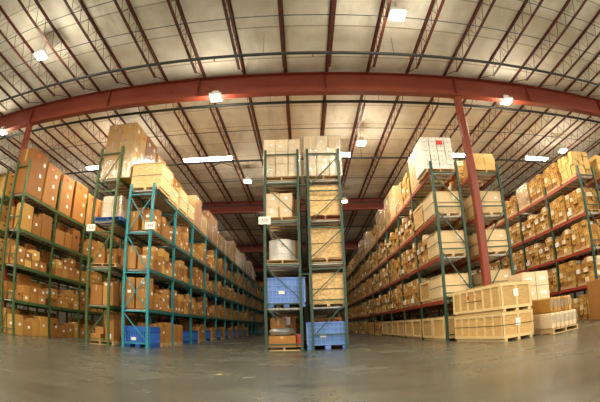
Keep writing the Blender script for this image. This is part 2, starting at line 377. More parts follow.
# ------------------------------------------------------------------ lamps
def lamp_proto():
    r = ob('high_bay_lamp', None)
    m = MB(); m.box((-.22,-.22,-.05),(.22,.22,.06), M['lampwhite'], c=.02); m.box((-.12,-.12,.06),(.12,.12,.2), M['lampwhite'], c=.02); ob('housing', m.mesh('housing'), parent=r)
    m = MB(); m.box((-.18,-.18,-.075),(.18,.18,-.051), M['lens']); ob('lens', m.mesh('lens'), parent=r)
    m = MB(); m.cyl((0,0,.2),(0,0,.52),.012,M['galv'],8); ob('hanger', m.mesh('hanger'), parent=r)
    return r
LPOS = []
LAMP_DOWN, LAMP_UP, LCOL = 500, 118, (1,.88,.66)
rows = [(7.45,0),(11.36,1),(15.25,0),(19.5,1),(23.4,0),(27.3,1),(-.4,0),(-4.3,1),(-8.5,0),(3.6,1),(35,0),(43,1),(51,0),(60,1)]
for y, p in rows:
    for x in ((-18.8,-8.1,2.62,13.4,24.1) if p == 0 else (-13.3,-2.95,7.8,18.5)):
        LPOS.append((x, y))
lp = lamp_proto()
lname = {(2.62,7.45):'square white lamp at the top of the picture, right of centre',(-8.1,7.45):'square white lamp high at left in front of the girder',(-2.95,11.36):'bright white lamp hanging below the near girder, left of centre',(7.8,11.36):'white lamp below the near girder at right',(-13.3,11.36):'white lamp below the near girder at the far left edge',
 (-2.95,19.5):'square white lamp over the aisle between teal and centre racks',(2.62,15.25):'square white lamp over the aisle right of the centre racks'}
LT = []
for i, (x, y) in enumerate(LPOS):
    o = lp if i == 0 else dup_tree(lp)
    z = 8.45
    o.location = (x, y, z)
    lab = lname.get((x,y)) or 'square lamp %s, %s from the left' % ('%.0f metres %s the near girder' % (abs(y-11.3), 'behind' if y > 11.3 else 'in front of'), ORD[sorted(q[0] for q in LPOS if q[1]==y).index(x)])
    tag(o, lab, 'lamp', 'square high-bay lamps')
    if y < 48:
        k = 1. if y < 18 else (.5 if y < 20 else .12 if y < 24 else .15)
        ld = bpy.data.lights.new('high_bay_light', 'SPOT'); ld.energy = LAMP_DOWN*k; ld.color = LCOL; ld.shadow_soft_size = .22; ld.spot_size = math.radians(165); ld.spot_blend = .5
        l = bpy.data.objects.new('high_bay_light', ld); COL.objects.link(l); l.location = (x, y, z-.33)
        ld = bpy.data.lights.new('high_bay_uplight', 'POINT'); ld.energy = LAMP_UP*k; ld.color = LCOL; ld.shadow_soft_size = .3
        l = bpy.data.objects.new('high_bay_uplight', ld); COL.objects.link(l); l.location = (x, y, z-.5)
# fluorescent strip fixtures in one line
for i, (xa, xb_) in enumerate([(-10.9,-10.2),(-5.55,-3.2),(1.75,2.25),(5.9,7.9),(11.5,12.9),(16.2,17.6)]):
    L2 = (xb_-xa)/2; r = ob('fluorescent_fixture', None, ((xa+xb_)/2, 16.2, 8.3))
    m = MB(); m.add([(-L2,-.2,0),(L2,-.2,0),(L2,-.06,.09),(-L2,-.06,.09),(-L2,.06,.09),(L2,.06,.09),(L2,.2,0),(-L2,.2,0),(-L2,-.06,.1),(L2,-.06,.1),(L2,.06,.1),(-L2,.06,.1)],[(0,1,2,3),(3,2,5,4),(4,5,6,7),(8,9,10,11),(0,3,8),(7,4,11)],M['lampwhite']); ob('reflector', m.mesh('reflector'), parent=r)
    t = MB()
    t.cyl((-L2+.05,0,.0),(L2-.05,0,.0),.03,M['tube'],10); tm = t.mesh('tube')
    for dy in (-.12,-.04,.04,.12): ob('tube', tm, (0,dy,-.01), parent=r)
    h = MB(); h.bar((0,0,.1),(0,0,.36),.015,.015,M['galv']); h = h.mesh('hanger')
    for s in (-1,1): ob('hanger', h, (s*L2*.7,0,0), parent=r)
    tag(r, 'glowing fluorescent strip fixture under the joists, %s from the left in its line' % ORD[i], 'light fixture', 'fluorescent strip fixtures')
    ld = bpy.data.lights.new('strip_light', 'AREA'); ld.shape = 'RECTANGLE'; ld.size = max(.5, 2*L2); ld.size_y = .35; ld.energy = 110; ld.color = (1,.9,.78)
    l = bpy.data.objects.new('strip_light', ld); COL.objects.link(l); l.location = ((xa+xb_)/2, 16.2, 8.22)

# ------------------------------------------------------------------ rack rows
def post_mesh(h, mat):
    m = MB(); w = .04
    m.box((-w,-w,.012),(w,-w+.012,h), mat); m.box((-w,-w+.012,.012),(-w+.012,w,h), mat); m.box((w-.012,-w+.012,.012),(w,w,h), mat)
    m.box((-.075,-.06,0),(.075,.06,.012), mat)
    z = .3
    while z < h-.1:
        m.box((-.012,-w-.001,z),(.012,-w,z+.03), M['seam']); z += .1
    return m.mesh('post')
def brace_mesh(w, zs, diags, mat):
    # horizontals at zs, diagonals (z at low-x post, z at high-x post)
    m = MB()
    for z in zs: m.box((-w/2+.041,-.018,z-.02),(w/2-.041,.018,z+.02), mat)
    for s_ in (-1,1): m.box((s_*(w/2-.043)-.004,-.018,min(zs)),(s_*(w/2-.043)+.004,.018,max(zs)), mat)
    for za, zb in diags: m.bar((-w/2+.045,0,za),(w/2-.045,0,zb),.028,.03,mat)
    return m.mesh('bracing')
def rack(label, xa, xb, y0, nb, pitch, levels, top, pm, bm_, zs, diags, near=12, dstyle='bars', group='storage rack rows', fam=None):
    cx = (xa+xb)/2; w = xb-xa
    r = ob('pallet_rack', None, (cx, y0+nb*pitch/2, 0)); tag(r, label, 'storage rack', group)
    yo = -nb*pitch/2
    pme = post_mesh(top, pm); bme = brace_mesh(w, zs, diags, pm)
    for i in range(nb+1):
        f = ob('upright_frame', bme, (0, yo+i*pitch, 0), parent=r)
        ob('post', pme, (-w/2+.04,0,0), parent=f); ob('post', pme, (w/2-.04,0,0), PI if False else 0, parent=f)
    b = MB(); L = pitch/2-.042
    b.box((-.02,-L,-.11),(.02,L,0), bm_); b.box((-.028,-L,-.15),(.028,-L+.006,.03), bm_); b.box((-.028,L-.006,-.15),(.028,L,.03), bm_)
    beam = b.mesh('load_beam')
    d = MB(); n = 7
    for k in range(n):
        y = -L+.14+k*(2*L-.28)/(n-1)
        d.box((-w/2+.062,y-.045,-.055),(w/2-.062,y+.045,-.03), M['deck'])
    for k in range(7):
        x = -w/2+.09+k*(w-.18)/6
        d.box((x-.003,-L+.03,-.03),(x+.003,L-.03,-.0235), M['deck'])
    for k in range(9):
        y = -L+.06+k*(2*L-.12)/8
        d.box((-w/2+.065,y-.003,-.0235),(w/2-.065,y+.003,-.017), M['deck'])
    deck = d.mesh('wire_deck')
    for i in range(nb):
        if i >= near: break
        for z in levels:
            y = yo+(i+.5)*pitch
            ob('load_beam', beam, (-w/2+.022,y,z), parent=r); ob('load_beam', beam, (w/2-.022,y,z), parent=r)
            if near > 3 and i > 8: continue
            ob('wire_deck', deck, (0,y,z), parent=r)
    if nb > near:
        q = MB()
        for z in levels:
            for s in (-1,1): q.box((s*(w/2-.022)-.02, yo+near*pitch+.042, z-.11),(s*(w/2-.022)+.02, -yo-.042, z), bm_)
        o = ob('load_beam', q.mesh('far_load_beams'), parent=r); o['kind'] = 'stuff'
    return r
C4 = [1.31,2.66,4.03,5.38]
def seq(a, b, levels): pass
# centre pair
rack('dark green rack row, left half of the centre pair, sign on its end post', -1.24, -.10, 11.73, 4, 2.6, C4, 6.43, M['dgreen'], M['dgreen'], [.2,1.42,2.62,3.98,5.22,6.26], [(1.3,.35),(2.55,1.55),(3.88,2.72),(5.15,4.1)], near=4)
rack('dark green rack row, right half of the centre pair', .14, 1.24, 11.73, 4, 2.6, C4, 6.43, M['dgreen'], M['dgreen'], [.45,1.5,2.45,3.75,4.95,6.26], [(.4,1.4),(1.6,2.55),(2.8,3.68),(3.9,4.85),(5.1,6.15)], near=4)
m = MB()
for z in (5.35,5.1,2.3): m.box((-.10+.002,11.70,z),(.14-.002,11.74,z+.03), M['dgreen'])
CT = C4
rack('bright teal rack row with long aisle face left of centre', -6.09, -5.11, 12.1, 20, 2.5, [1.28,2.62,3.95,5.42], 5.6, M['teal'], M['tealbeam'], [.14,1.2,2.48,3.82,5.2], [(1.15,.2),(2.43,1.25),(1.25,2.43),(3.77,2.53),(3.87,5.15),(5.15,3.87)], near=12)
rack('tall green rack row backing onto the teal rack', -7.58, -6.60, 12.1, 16, 2.5, [1.36,2.68,4.34,5.92], 7.15, M['green'], M['green'], [.2,1.3,2.55,3.9,5.4,6.9], [(.25,1.25),(2.6,3.85),(5.45,6.85)], near=12)
rack('green rack row at far left facing the aisle, tall brown cartons on top', -11.1, -10.3, 10.95, 18, 2.45, [1.27,2.55,3.86,5.22], 6.55, M['green'], M['green'], [.2,1.5,2.9,4.3,6.3], [(.25,1.45),(3.0,4.25)], near=12)
rack('dark green rack row behind the far left one, at the left edge', -12.5, -11.6, 10.95, 4, 2.45, [1.27,2.55,3.86,5.22], 6.3, M['green'], M['green'], [.2,1.5,2.9,4.3,6.1], [(.25,1.45),(3.0,4.25)], near=4)
rack('dark green rack row with red-orange beams, right of the centre aisle', 4.25, 5.25, 11.58, 20, 2.6, [1.31,2.68,4.03,5.55], 5.9, M['dgreen'], M['orange'], [.2,1.5,2.9,4.3,5.5], [(1.45,.3),(2.85,1.55),(4.2,3.0),(5.45,4.4)], near=12)
rack('dark green rack row behind the red column', 5.86, 6.86, 11.58, 8, 2.6, [1.31,2.68,4.03,5.55], 5.85, M['dgreen'], M['orange'], [.2,1.5,2.9,4.3,5.5], [(.3,1.45),(1.55,2.85),(3.0,4.2),(4.4,5.45)], near=8)
rack('dark green rack row with red-orange beams at far right', 10.57, 11.55, 11.4, 18, 2.6, [1.31,2.66,4.02,5.5], 5.9, M['dgreen'], M['orange'], [.2,1.5,2.9,4.3,5.5], [(1.45,.3),(2.85,1.55),(4.2,3.0),(5.4,4.4)], near=12)
rack('dark green rack row behind the far right one, at the right edge', 12.1, 13.1, 11.4, 4, 2.6, [1.31,2.66,4.02,5.5], 5.9, M['dgreen'], M['orange'], [.2,1.5,2.9,4.3,5.5], [(.3,1.45),(3.0,4.2)], near=4)

# row-spacer ties between the two centre racks
tie = MB(); tie.box((-.098,-.02,-.015),(.138,.02,.015), M['dgreen']); tie = tie.mesh('row_spacer')
for k, (z, s) in enumerate(((5.14,'upper'),(2.3,'lower'))):
    tag(ob('row_spacer', tie, (0,11.68,z)), 'green steel spacer tying the two centre racks together, %s one' % s, 'row spacer')

# signs
def sign(x, y, z, txt, lab, rz=0):
    m = MB(); m.box((-.19,-.006,-.125),(.19,0,.125), M['label'], c=.002)
    s = ob('aisle_sign', m.mesh('aisle_sign'), (x,y,z), rz); tag(s, lab, 'sign', 'aisle signs')
    cu = bpy.data.curves.new('sign_text', 'FONT'); cu.body = txt; cu.size = .125; cu.align_x = 'CENTER'; cu.align_y = 'CENTER'; cu.extrude = .001; cu.offset = .001
    t = bpy.data.objects.new('sign_text', cu); COL.objects.link(t)
    dg = bpy.context.evaluated_depsgraph_get(); me = bpy.data.meshes.new_from_object(t.evaluated_get(dg)); bpy.data.objects.remove(t)
    me.materials.clear(); me.materials.append(M['redlabel'])
    o = ob('sign_text', me, (0,-.0075,0), parent=s); o.rotation_euler = (PI/2,0,0)
sign(-1.20, 11.66, 4.0, 'A20', 'white aisle sign on the end post of the centre rack')
sign(-5.15, 12.03, 4.05, 'A24', 'white aisle sign on the teal end post')
sign(-7.54, 12.03, 4.05, 'A28', 'white aisle sign on the tall green end post', .0)

# ------------------------------------------------------------------ goods: prototypes
def pallet_mesh(w, d, mat, name='pallet'):
    # w along x, d along y, 0.125 high, deck boards run along x
    m = MB()
    for x in (-w/2+.04, 0, w/2-.04): m.box((x-.022,-d/2,.018),(x+.022,d/2,.105), mat)
    for k in range(8):
        y = -d/2+.045+k*(d-.09)/7; m.box((-w/2,y-.045,.105),(w/2,y+.045,.125), mat, tone=.1*k)
    for k in range(3):
        y = -d/2+.05+k*(d-.1)/2; m.box((-w/2,y-.05,0),(w/2,y+.05,.018), mat)
    return m.mesh(name)
PAL = {k: pallet_mesh(w, d, M[mm]) for k, (w, d, mm) in dict(std=(1.02,1.06,'palletwood'), blue=(1.1,1.1,'bluepaint'), red=(1.02,1.06,'redwood'), wide=(1.14,1.1,'palletwood')).items()}
def pallet_parts(mat, w, d):
    r = ob('pallet', None)
    a = MB(); a.box((-.022,-d/2,.018),(.022,d/2,.105), mat); a = a.mesh('stringer')
    for x in (-w/2+.04, 0, w/2-.04): ob('stringer', a, (x,0,0), parent=r)
    b = MB(); b.box((-w/2,-.045,.105),(w/2,.045,.125), mat, c=.003); b = b.mesh('deck_board')
    for k in range(8): ob('deck_board', b, (0,-d/2+.045+k*(d-.09)/7,0), parent=r)
    c = MB(); c.box((-w/2,-.05,0),(w/2,.05,.018), mat); c = c.mesh('bottom_board')
    for k in range(3): ob('bottom_board', c, (0,-d/2+.05+k*(d-.1)/2,0), parent=r)
    return r
def pallet(x, y, z, lab, kind='std', rz=0, group='pallets', parts=False):
    if parts:
        w = 1.14 if kind in ('wide','blue','pine') else 1.02
        o = pallet_parts(M[{'std':'palletwood','wide':'palletwood','blue':'bluepaint','red':'redwood','pine':'pine'}[kind]], w, 1.06); o.location = (x,y,z); o.rotation_euler = (0,0,rz)
    else: o = ob('pallet', PAL[kind], (x,y,z), rz)
    return tag(o, lab, 'pallet', group)

def carton_mesh(mat, hole=True, tape=True):
    # unit box, base at z=0; flap seam with tape on top and down two sides, hand holes
    m = MB(); m.box((-.5,-.5,0),(.5,.5,1), mat, c=.018)
    if tape:
        m.box((-.06,-.49,1.0),(.06,.49,1.004), M['tape'])
        for s in (-1,1): m.box((-.06, .5 if s>0 else -.505, .72),(.06, .505 if s>0 else -.5, .985), M['tape'])
    if hole:
        for s in (-1,1):
            m.box((-.16, .5 if s>0 else -.504, .6),(.16, .504 if s>0 else -.5, .72), M['seam'])
            m.box((.5 if s>0 else -.504, -.17, .58),(.504 if s>0 else -.5, .17, .74), M['seam'])
    return m.mesh('carton')
CM = dict(tanplain=carton_mesh(M['tan'], False), carton=carton_mesh(M['carton'], False), tan=carton_mesh(M['tan'], True, False), yellow=carton_mesh(M['yellow'], False, True), pale=carton_mesh(M['pale'], False, False), white=carton_mesh(M['whitebox'], False, True), brownhole=carton_mesh(M['carton'], True))
def small_label_mesh(mat):
    m = MB(); m.box((-.5,-.5,-.5),(.5,.5,.5), mat); return m.mesh('shipping_label')
LM = {k: small_label_mesh(M[v]) for k, v in dict(white='label', red='redlabel', yellow='yellowlabel', blue='bluelabel').items()}
def put_label(o, sx, sy, sz, face, u, v, w, h, kind='white'):
    # o has scale (sx,sy,sz) and a unit carton mesh; u,v = position on the face 0..1, w,h metres
    l = ob('shipping_label', LM[kind], parent=o)
    if face == 'y-': l.location = (u-.5, -.505, v); l.scale = (w/sx, .008/sy, h/sz)
    elif face == 'x+': l.location = (.505, u-.5, v); l.scale = (.008/sx, w/sy, h/sz)
    else: l.location = (-.505, u-.5, v); l.scale = (.008/sx, w/sy, h/sz)
    return l

def carton_load(name, nx, ny, nz, w, d, h, kind, seed, parts, jit=.012, film=False, labels=None, gap=.012, labelf=0.):
    """a stack of cartons (w along x, d along y); base at z=0"""
    rr = random.Random(seed); r = ob(name, None) if (parts or film) else None
    mb = MB()
    sx, sy, sz = w/nx, d/ny, h/nz
    for k in range(nz):
        for i in range(nx):
            for j in range(ny):
                if nx > 2 and ny > 2 and 0 < i < nx-1 and 0 < j < ny-1 and k < nz-1: continue
                if k == nz-1 and rr.random() < .10 and not film and nz > 3: continue
                x = -w/2+(i+.5)*sx+rr.uniform(-jit,jit)*(.5 if jit < .025 else .8); y = -d/2+(j+.5)*sy+rr.uniform(-jit,jit)*.5
                g = gap+rr.uniform(0,jit)
                kk_ = kind
                if kind in ('tan','brownhole') and jit > .025:
                    q_ = rr.random(); kk_ = 'pale' if q_ < .12 else 'white' if q_ < .16 else 'brownhole' if q_ < .36 else kind
                if parts:
                    c = ob('carton', CM[kk_], (x,y,k*sz), 0, r, (sx-g,sy-g,sz-.004))
                    if rr.random() < labelf:
                        put_label(c, sx-g, sy-g, sz, 'y-', rr.uniform(.35,.65), rr.uniform(.4,.65), .13, .10)
                        if rr.random() < .7: put_label(c, sx-g, sy-g, sz, rr.choice(['x+','x-']), rr.uniform(.35,.65), rr.uniform(.4,.65), .15, .11)
                else:
                    tn = rr.random()*.98+.01; mat = CM[kk_].materials[0]
                    mb.box((x-(sx-g)/2,y-(sy-g)/2,k*sz),(x+(sx-g)/2,y+(sy-g)/2,(k+1)*sz-.004), mat, tone=tn)
                    if kind in ('tan','brownhole'):
                        for s in (-1,1):
                            X = x+s*(sx-g)/2; mb.box((min(X,X+s*.002),y-.055,k*sz+sz*.55),(max(X,X+s*.002),y+.055,k*sz+sz*.75), M['seam'])
                        mb.box((x-.05,y-(sy-g)/2-.002,k*sz+sz*.55),(x+.05,y-(sy-g)/2,k*sz+sz*.72), M['seam'])
    if not parts:
        me = mb.mesh(name)
        if r is None: r = ob(name, me)
        else: ob('carton_stack', me, parent=r)
    if film:
        f = MB(); e = .012
        n = 10
        vs = []; fs = []
        ring = []
        cs = [(-w/2-e,-d/2-e),(w/2+e,-d/2-e),(w/2+e,d/2+e),(-w/2-e,d/2+e)]
        for a in range(4):
            p, q = cs[a], cs[(a+1)%4]
            for t in range(n): ring.append((p[0]+(q[0]-p[0])*t/n, p[1]+(q[1]-p[1])*t/n))
        nzr = 9; K = len(ring)
        for zi in range(nzr+1):
            for (x, y) in ring:
                o_ = rr.uniform(0,.012); s_ = 1+o_/max(w,d)*2
                vs.append((x*s_, y*s_, h*zi/nzr*.995+.003))
        for zi in range(nzr):
            for a in range(K): fs.append((zi*K+a, zi*K+(a+1)%K, (zi+1)*K+(a+1)%K, (zi+1)*K+a))
        f.add(vs, fs, M['film']); o = ob('stretch_film', f.mesh('stretch_film'), parent=r); o['label'] = 'shiny clear stretch film around the cartons'
    return r
def crate(w, d, h, wall, batten, style='panel', name='wooden_crate', battens_x=2, battens_y=2, strap=0, mid=False, labels=(), skid=.08, lidgap=True):
    """w along x, d along y, h incl. skids"""
    r = ob(name, None)
    a = MB(); a.box((-w/2+.02,-d/2+.02,skid),(w/2-.02,d/2-.02,h-.02), wall); ob('side_panels', a.mesh('side_panels'), parent=r)
    s = MB(); s.box((-.045,-d/2+.01,0),(.045,d/2-.01,skid), batten); s = s.mesh('skid')
    for x in (-w/2+.1, 0, w/2-.1): ob('skid', s, (x,0,0), parent=r)
    l = MB(); l.box((-w/2-.002,-d/2-.002,h-.02),(w/2+.002,d/2+.002,h), wall, c=.004); ob('lid', l.mesh('lid'), parent=r)
    if battens_x or battens_y:
        t = .02; bw = .075
        f = MB()
        for s_ in (-1,1):
            ya, yb = sorted((s_*(d/2-.02), s_*d/2)); xa_, xb_ = sorted((s_*(w/2-.02), s_*w/2))
            for z in (skid, h-.02-bw)+((( skid+h)/2-bw/2,) if mid else ()):
                f.box((-w/2,ya,z),(w/2,yb,z+bw), batten); f.box((xa_,-d/2+.02,z),(xb_,d/2-.02,z+bw), batten)
            nbx = battens_x
            for k in range(nbx):
                x = -w/2+bw/2+k*(w-bw)/(nbx-1); f.box((x-bw/2,ya-.0,skid+bw),(x+bw/2,yb,h-.02-bw), batten)
            for k in range(battens_y):
                y = -d/2+bw/2+k*(d-bw)/(battens_y-1); f.box((xa_,y-bw/2,skid+bw),(xb_,y+bw/2,h-.02-bw), batten)
        ob('battens', f.mesh('battens'), parent=r)
    for k in range(strap):
        q = MB(); z = skid+(h-skid)*(k+1)/(strap+1)-.02
        e = .003; W_, D_ = w/2+e, d/2+e
        q.box((-W_,-D_,z),(W_,-D_+.002,z+.018), M['strap']); q.box((-W_,D_-.002,z),(W_,D_,z+.018), M['strap']); q.box((-W_,-D_,z),(-W_+.002,D_,z+.018), M['strap']); q.box((W_-.002,-D_,z),(W_,D_,z+.018), M['strap'])
        ob('strap', q.mesh('strap'), parent=r)
    for (face, u, z, lw, lh, kk) in labels:
        l = ob('shipping_label', LM[kk], parent=r)
        if face == 'y-': l.location = (u,-d/2-.003,z); l.scale = (lw,.005,lh)
        elif face == 'x-': l.location = (-w/2-.003,u,z); l.scale = (.005,lw,lh)
        else: l.location = (w/2+.003,u,z); l.scale = (.005,lw,lh)
    return r
def place(o, x, y, z, lab, cat, group=None, rz=0.):
    o.location = (x,y,z); o.rotation_euler = (0,0,rz); return tag(o, lab, cat, group)

def blue_bin(w, d, h, dark=False):
    r = ob('plastic_bin', None); B = M['blueshade' if dark else 'blue']; m = MB(); t = .03
    fz = .14
    m.box((-w/2+t,-d/2+t,fz-.02),(w/2-t,d/2-t,fz), B)
    for s in (-1,1):
        ya, yb = sorted((s*(d/2-t), s*(d/2-2*t))); m.box((-w/2+t,ya,fz),(w/2-t,yb,h-.03), B)
        xa, xb = sorted((s*(w/2-t), s*(w/2-2*t))); m.box((xa,-d/2+2*t,fz),(xb,d/2-2*t,h-.03), B)
    ob('bin_wall', m.mesh('bin_wall'), parent=r)
    m = MB()   # ribs in a grid on the four sides
    for s in (-1,1):
        ya, yb = sorted((s*(d/2-t), s*d/2)); xa, xb = sorted((s*(w/2-t), s*w/2))
        n = 9
        for k in range(n+1):
            x = -w/2+t+.0+k*(w-2*t-.02)/n; m.box((x,ya,fz),(x+.02,yb,h-.05), B)
            y = -d/2+t+k*(d-2*t-.02)/n; m.box((xa,y,fz),(xb,y+.02,h-.05), B)
        for z in (fz, fz+.17, fz+.36, fz+.52):
            if z < h-.1:
                m.box((-w/2,ya,z),(w/2,yb,z+.022), B); m.box((xa,-d/2+t,z),(xb,d/2-t,z+.022), B)
    for i_, mm_ in enumerate(m.mats): m.mats[i_] = M['blueshade2' if dark else 'blue2']
    ob('ribs', m.mesh('ribs'), parent=r)
    m = MB()
    for s in (-1,1):
        ya, yb = sorted((s*(d/2+.008), s*(d/2-.035))); m.box((-w/2-.008,ya,h-.05),(w/2+.008,yb,h), B)
        xa, xb = sorted((s*(w/2+.008), s*(w/2-.035))); m.box((xa,-d/2+.035,h-.05),(xb,d/2-.035,h), B)
    ob('rim', m.mesh('rim'), parent=r)
    f = MB(); f.box((-.09,-d/2+.01,0),(.09,d/2-.01,fz-.021), B, c=.01); f = f.mesh('foot')
    for x in (-w/2+.1, 0, w/2-.1): ob('foot', f, (x,0,0), parent=r)
    m = MB(); m.box((-.09,-.008,-.05),(.09,0,.05), M['label']); o = ob('label_plate', m.mesh('label_plate'), (-.14,-d/2,h*.5), parent=r); o['label'] = 'small pale label plate'
    return r

# ------------------------------------------------------------------ centre racks' goods
G_C = 'goods in the centre racks'
yb = 12.37   # centre of first pallet position
pallet(-.67, yb, C4[3]+.001, 'wooden pallet on the top shelf, left centre rack', 'wide', parts=True)
place(carton_load('wrapped_carton_load', 3, 2, 3, 1.235, 1.04, 1.36, 'pale', 3, True, film=True, labelf=.35), -.66, yb-.05, C4[3]+.127, 'film-wrapped block of pale cartons on top of the left centre rack', 'pallet load', G_C)
pallet(.70, yb, C4[3]+.001, 'wooden pallet on the top shelf, right centre rack', 'wide', parts=True)
place(carton_load('wrapped_carton_load', 3, 2, 3, 1.235, 1.04, 1.47, 'pale', 4, True, film=True, labelf=.35), .69, yb-.05, C4[3]+.127, 'film-wrapped block of pale cartons on top of the right centre rack, slightly taller', 'pallet load', G_C)
pallet(-.67, yb, C4[2]+.001, 'wooden pallet under four cartons, left centre rack, third shelf', 'wide', parts=True)
for i, (dx, z, w, h, s) in enumerate([(-.27,0,.42,.36,'lower left'),(.17,0,.40,.38,'lower right'),(-.25,.36,.44,.47,'upper left'),(.19,.38,.42,.45,'upper right')]):
    c = ob('carton', CM['tan' if False else 'pale'], (-.72+dx, yb-.15, C4[2]+.127+z), R.uniform(-.03,.03), None, (w,.5,h)); tag(c, 'square tan carton, %s of four on the third shelf, left centre rack' % s, 'carton', 'four cartons on a centre pallet')
    put_label(c, w, .5, h, 'y-', .5, .62, .12, .09)
for i, (s) in enumerate(('left','right')):
    c = ob('carton', CM['carton'], (-.92+.5*i, yb+.32, C4[2]+.127), 0, None, (.46,.36,.8)); tag(c, 'brown carton behind the four tan ones, third shelf, left centre rack, %s' % s, 'carton')
pallet(-.67, yb, C4[1]+.001, 'wooden pallet under the metal drum, left centre rack', 'wide', parts=True)
r = ob('metal_drum', None)
m = MB(); m.lathe([(.40,0),(.43,.012),(.43,.03),(.42,.04),(.42,.20),(.428,.21),(.42,.22),(.42,.42),(.428,.43),(.42,.44),(.42,.62),(.43,.63),(.43,.66),(.40,.665)], M['alu'], 40); ob('drum_shell', m.mesh('drum_shell'), parent=r)
m = MB(); m.lathe([(.395,.666),(.39,.672),(.05,.675)], M['galv'], 40); ob('drum_lid', m.mesh('drum_lid'), parent=r)
m = MB(); m.box((-.035,-.4285,.48),(.035,-.415,.53), M['redlabel']); ob('sticker', m.mesh('sticker'), (.05,0,0), parent=r)
place(r, -.70, yb-.05, C4[1]+.127, 'squat silver metal drum with a red sticker in the left centre rack', 'drum')
B1 = blue_bin(1.16, 1.1, .92); place(B1, -.58, yb+.02, C4[0]+.001, 'blue plastic bulk bin on the lowest shelf, left centre rack', 'plastic bin', 'blue plastic bins')
pallet(-.68, 12.38, 0, 'yellowish wooden pallet on the floor in the left centre rack', 'pine', parts=True)
c = ob('carton', CM['tan'], (-.74,12.25,.127), 0, None, (.84,.8,.33)); c.data = CM['carton']; tag(c, 'flat wide brown carton on the floor pallet, left centre rack', 'carton')
r = ob('metal_tub', None)
m = MB(); m.lathe([(.25,0),(.37,.03),(.40,.09),(.41,.11)], M['galv'], 36); ob('tub_base', m.mesh('tub_base'), parent=r)
m = MB(); m.lathe([(.42,.111),(.43,.125),(.42,.14),(.34,.2),(.18,.235),(.02,.24)], M['galv'], 36); ob('tub_lid', m.mesh('tub_lid'), parent=r)
place(r, -.74, 12.2, .461, 'round galvanised tub lying on the flat carton in the centre rack', 'tub')
c = ob('carton', CM['carton'], (-.90,12.75,.127), 0, None, (.5,.18,.88)); tag(c, 'upright brown carton behind the galvanised tub', 'carton')
c = ob('carton', CM['carton'], (-.66,13.2,.0), 0, None, (.62,.4,1.12)); tag(c, 'tall brown carton with white and red label, back of the left centre rack', 'carton'); put_label(c, .62,.4,1.12,'y-',.5,.82,.26,.26); put_label(c, .62,.44,1.12,'y-',.5,.92,.08,.05,'red')
c = ob('carton', CM['carton'], (-.21,12.35,.127), 0, None, (.18,.7,.36)); c.data = carton_mesh(M['redlabel'], False, False); tag(c, 'small red box beside the flat carton on the floor pallet', 'box')
# right half
pallet(.70, yb, C4[2]+.001, 'reddish wooden pallet on the third shelf, right centre rack', 'red', parts=True)
place(crate(1.10,1.04,1.02,M['osb'],M['osb'],battens_x=0,battens_y=0,strap=1,skid=.03), .70, yb, C4[2]+.127, 'chipboard crate on the third shelf, right centre rack', 'crate', 'chipboard crates')
pallet(.70, yb, C4[1]+.001, 'wooden pallet on the second shelf, right centre rack', 'wide', parts=True)
place(crate(1.12,1.04,.96,M['osb'],M['osb'],battens_x=0,battens_y=0,strap=1,skid=.03), .69, yb, C4[1]+.127, 'chipboard crate on the second shelf, right centre rack', 'crate', 'chipboard crates')
place(crate(1.16,1.08,1.02,M['osb'],M['osb'],battens_x=0,battens_y=0,strap=1,skid=.07), .69, yb, C4[0]+.001, 'chipboard crate on the lowest shelf, right centre rack', 'crate', 'chipboard crates')
B2 = blue_bin(1.26, 1.1, .84); place(B2, .55+.08, yb+.02, 0, 'blue plastic bulk bin on the floor, right centre rack', 'plastic bin', 'blue plastic bins')
# second positions back, so the racks are not empty
def crate_simple(w,d,h): return crate(w,d,h,M['osb'],M['osb'],battens_x=0,battens_y=0,strap=1,skid=.07)
LOADP = {}
def proto_load(key, fn):
    if key not in LOADP: LOADP[key] = fn(); LOADP[key]['_n'] = 0; return LOADP[key]
    return dup_tree(LOADP[key])
for li, z in enumerate([0]+C4):
    for bi in range(3):
        for side, xx in (('left',-.67),('right',.69)):
            for pos in range(2):
                if bi == 0 and pos == 0: continue
                if bi == 0 and side == 'left' and li == 0: continue
                y = 11.73+bi*2.6+(.68 if pos == 0 else 1.92)
                o = proto_load('cB%d' % ((li+bi+pos) % 2), (lambda s=(li+bi+pos)%2: carton_load('carton_block', 3, 3, 3, 1.0, 1.05, 1.0, 'brownhole' if s else 'tan', 50+s, False)))
                place(o, xx, y, z+.001, 'block of cartons inside the %s centre rack, %s, %s, %s' % (side, ['floor','lowest shelf','second shelf','third shelf','top shelf'][li], BAY[bi], ['nearer load','farther load'][pos]), 'pallet load', 'carton loads inside the centre racks')

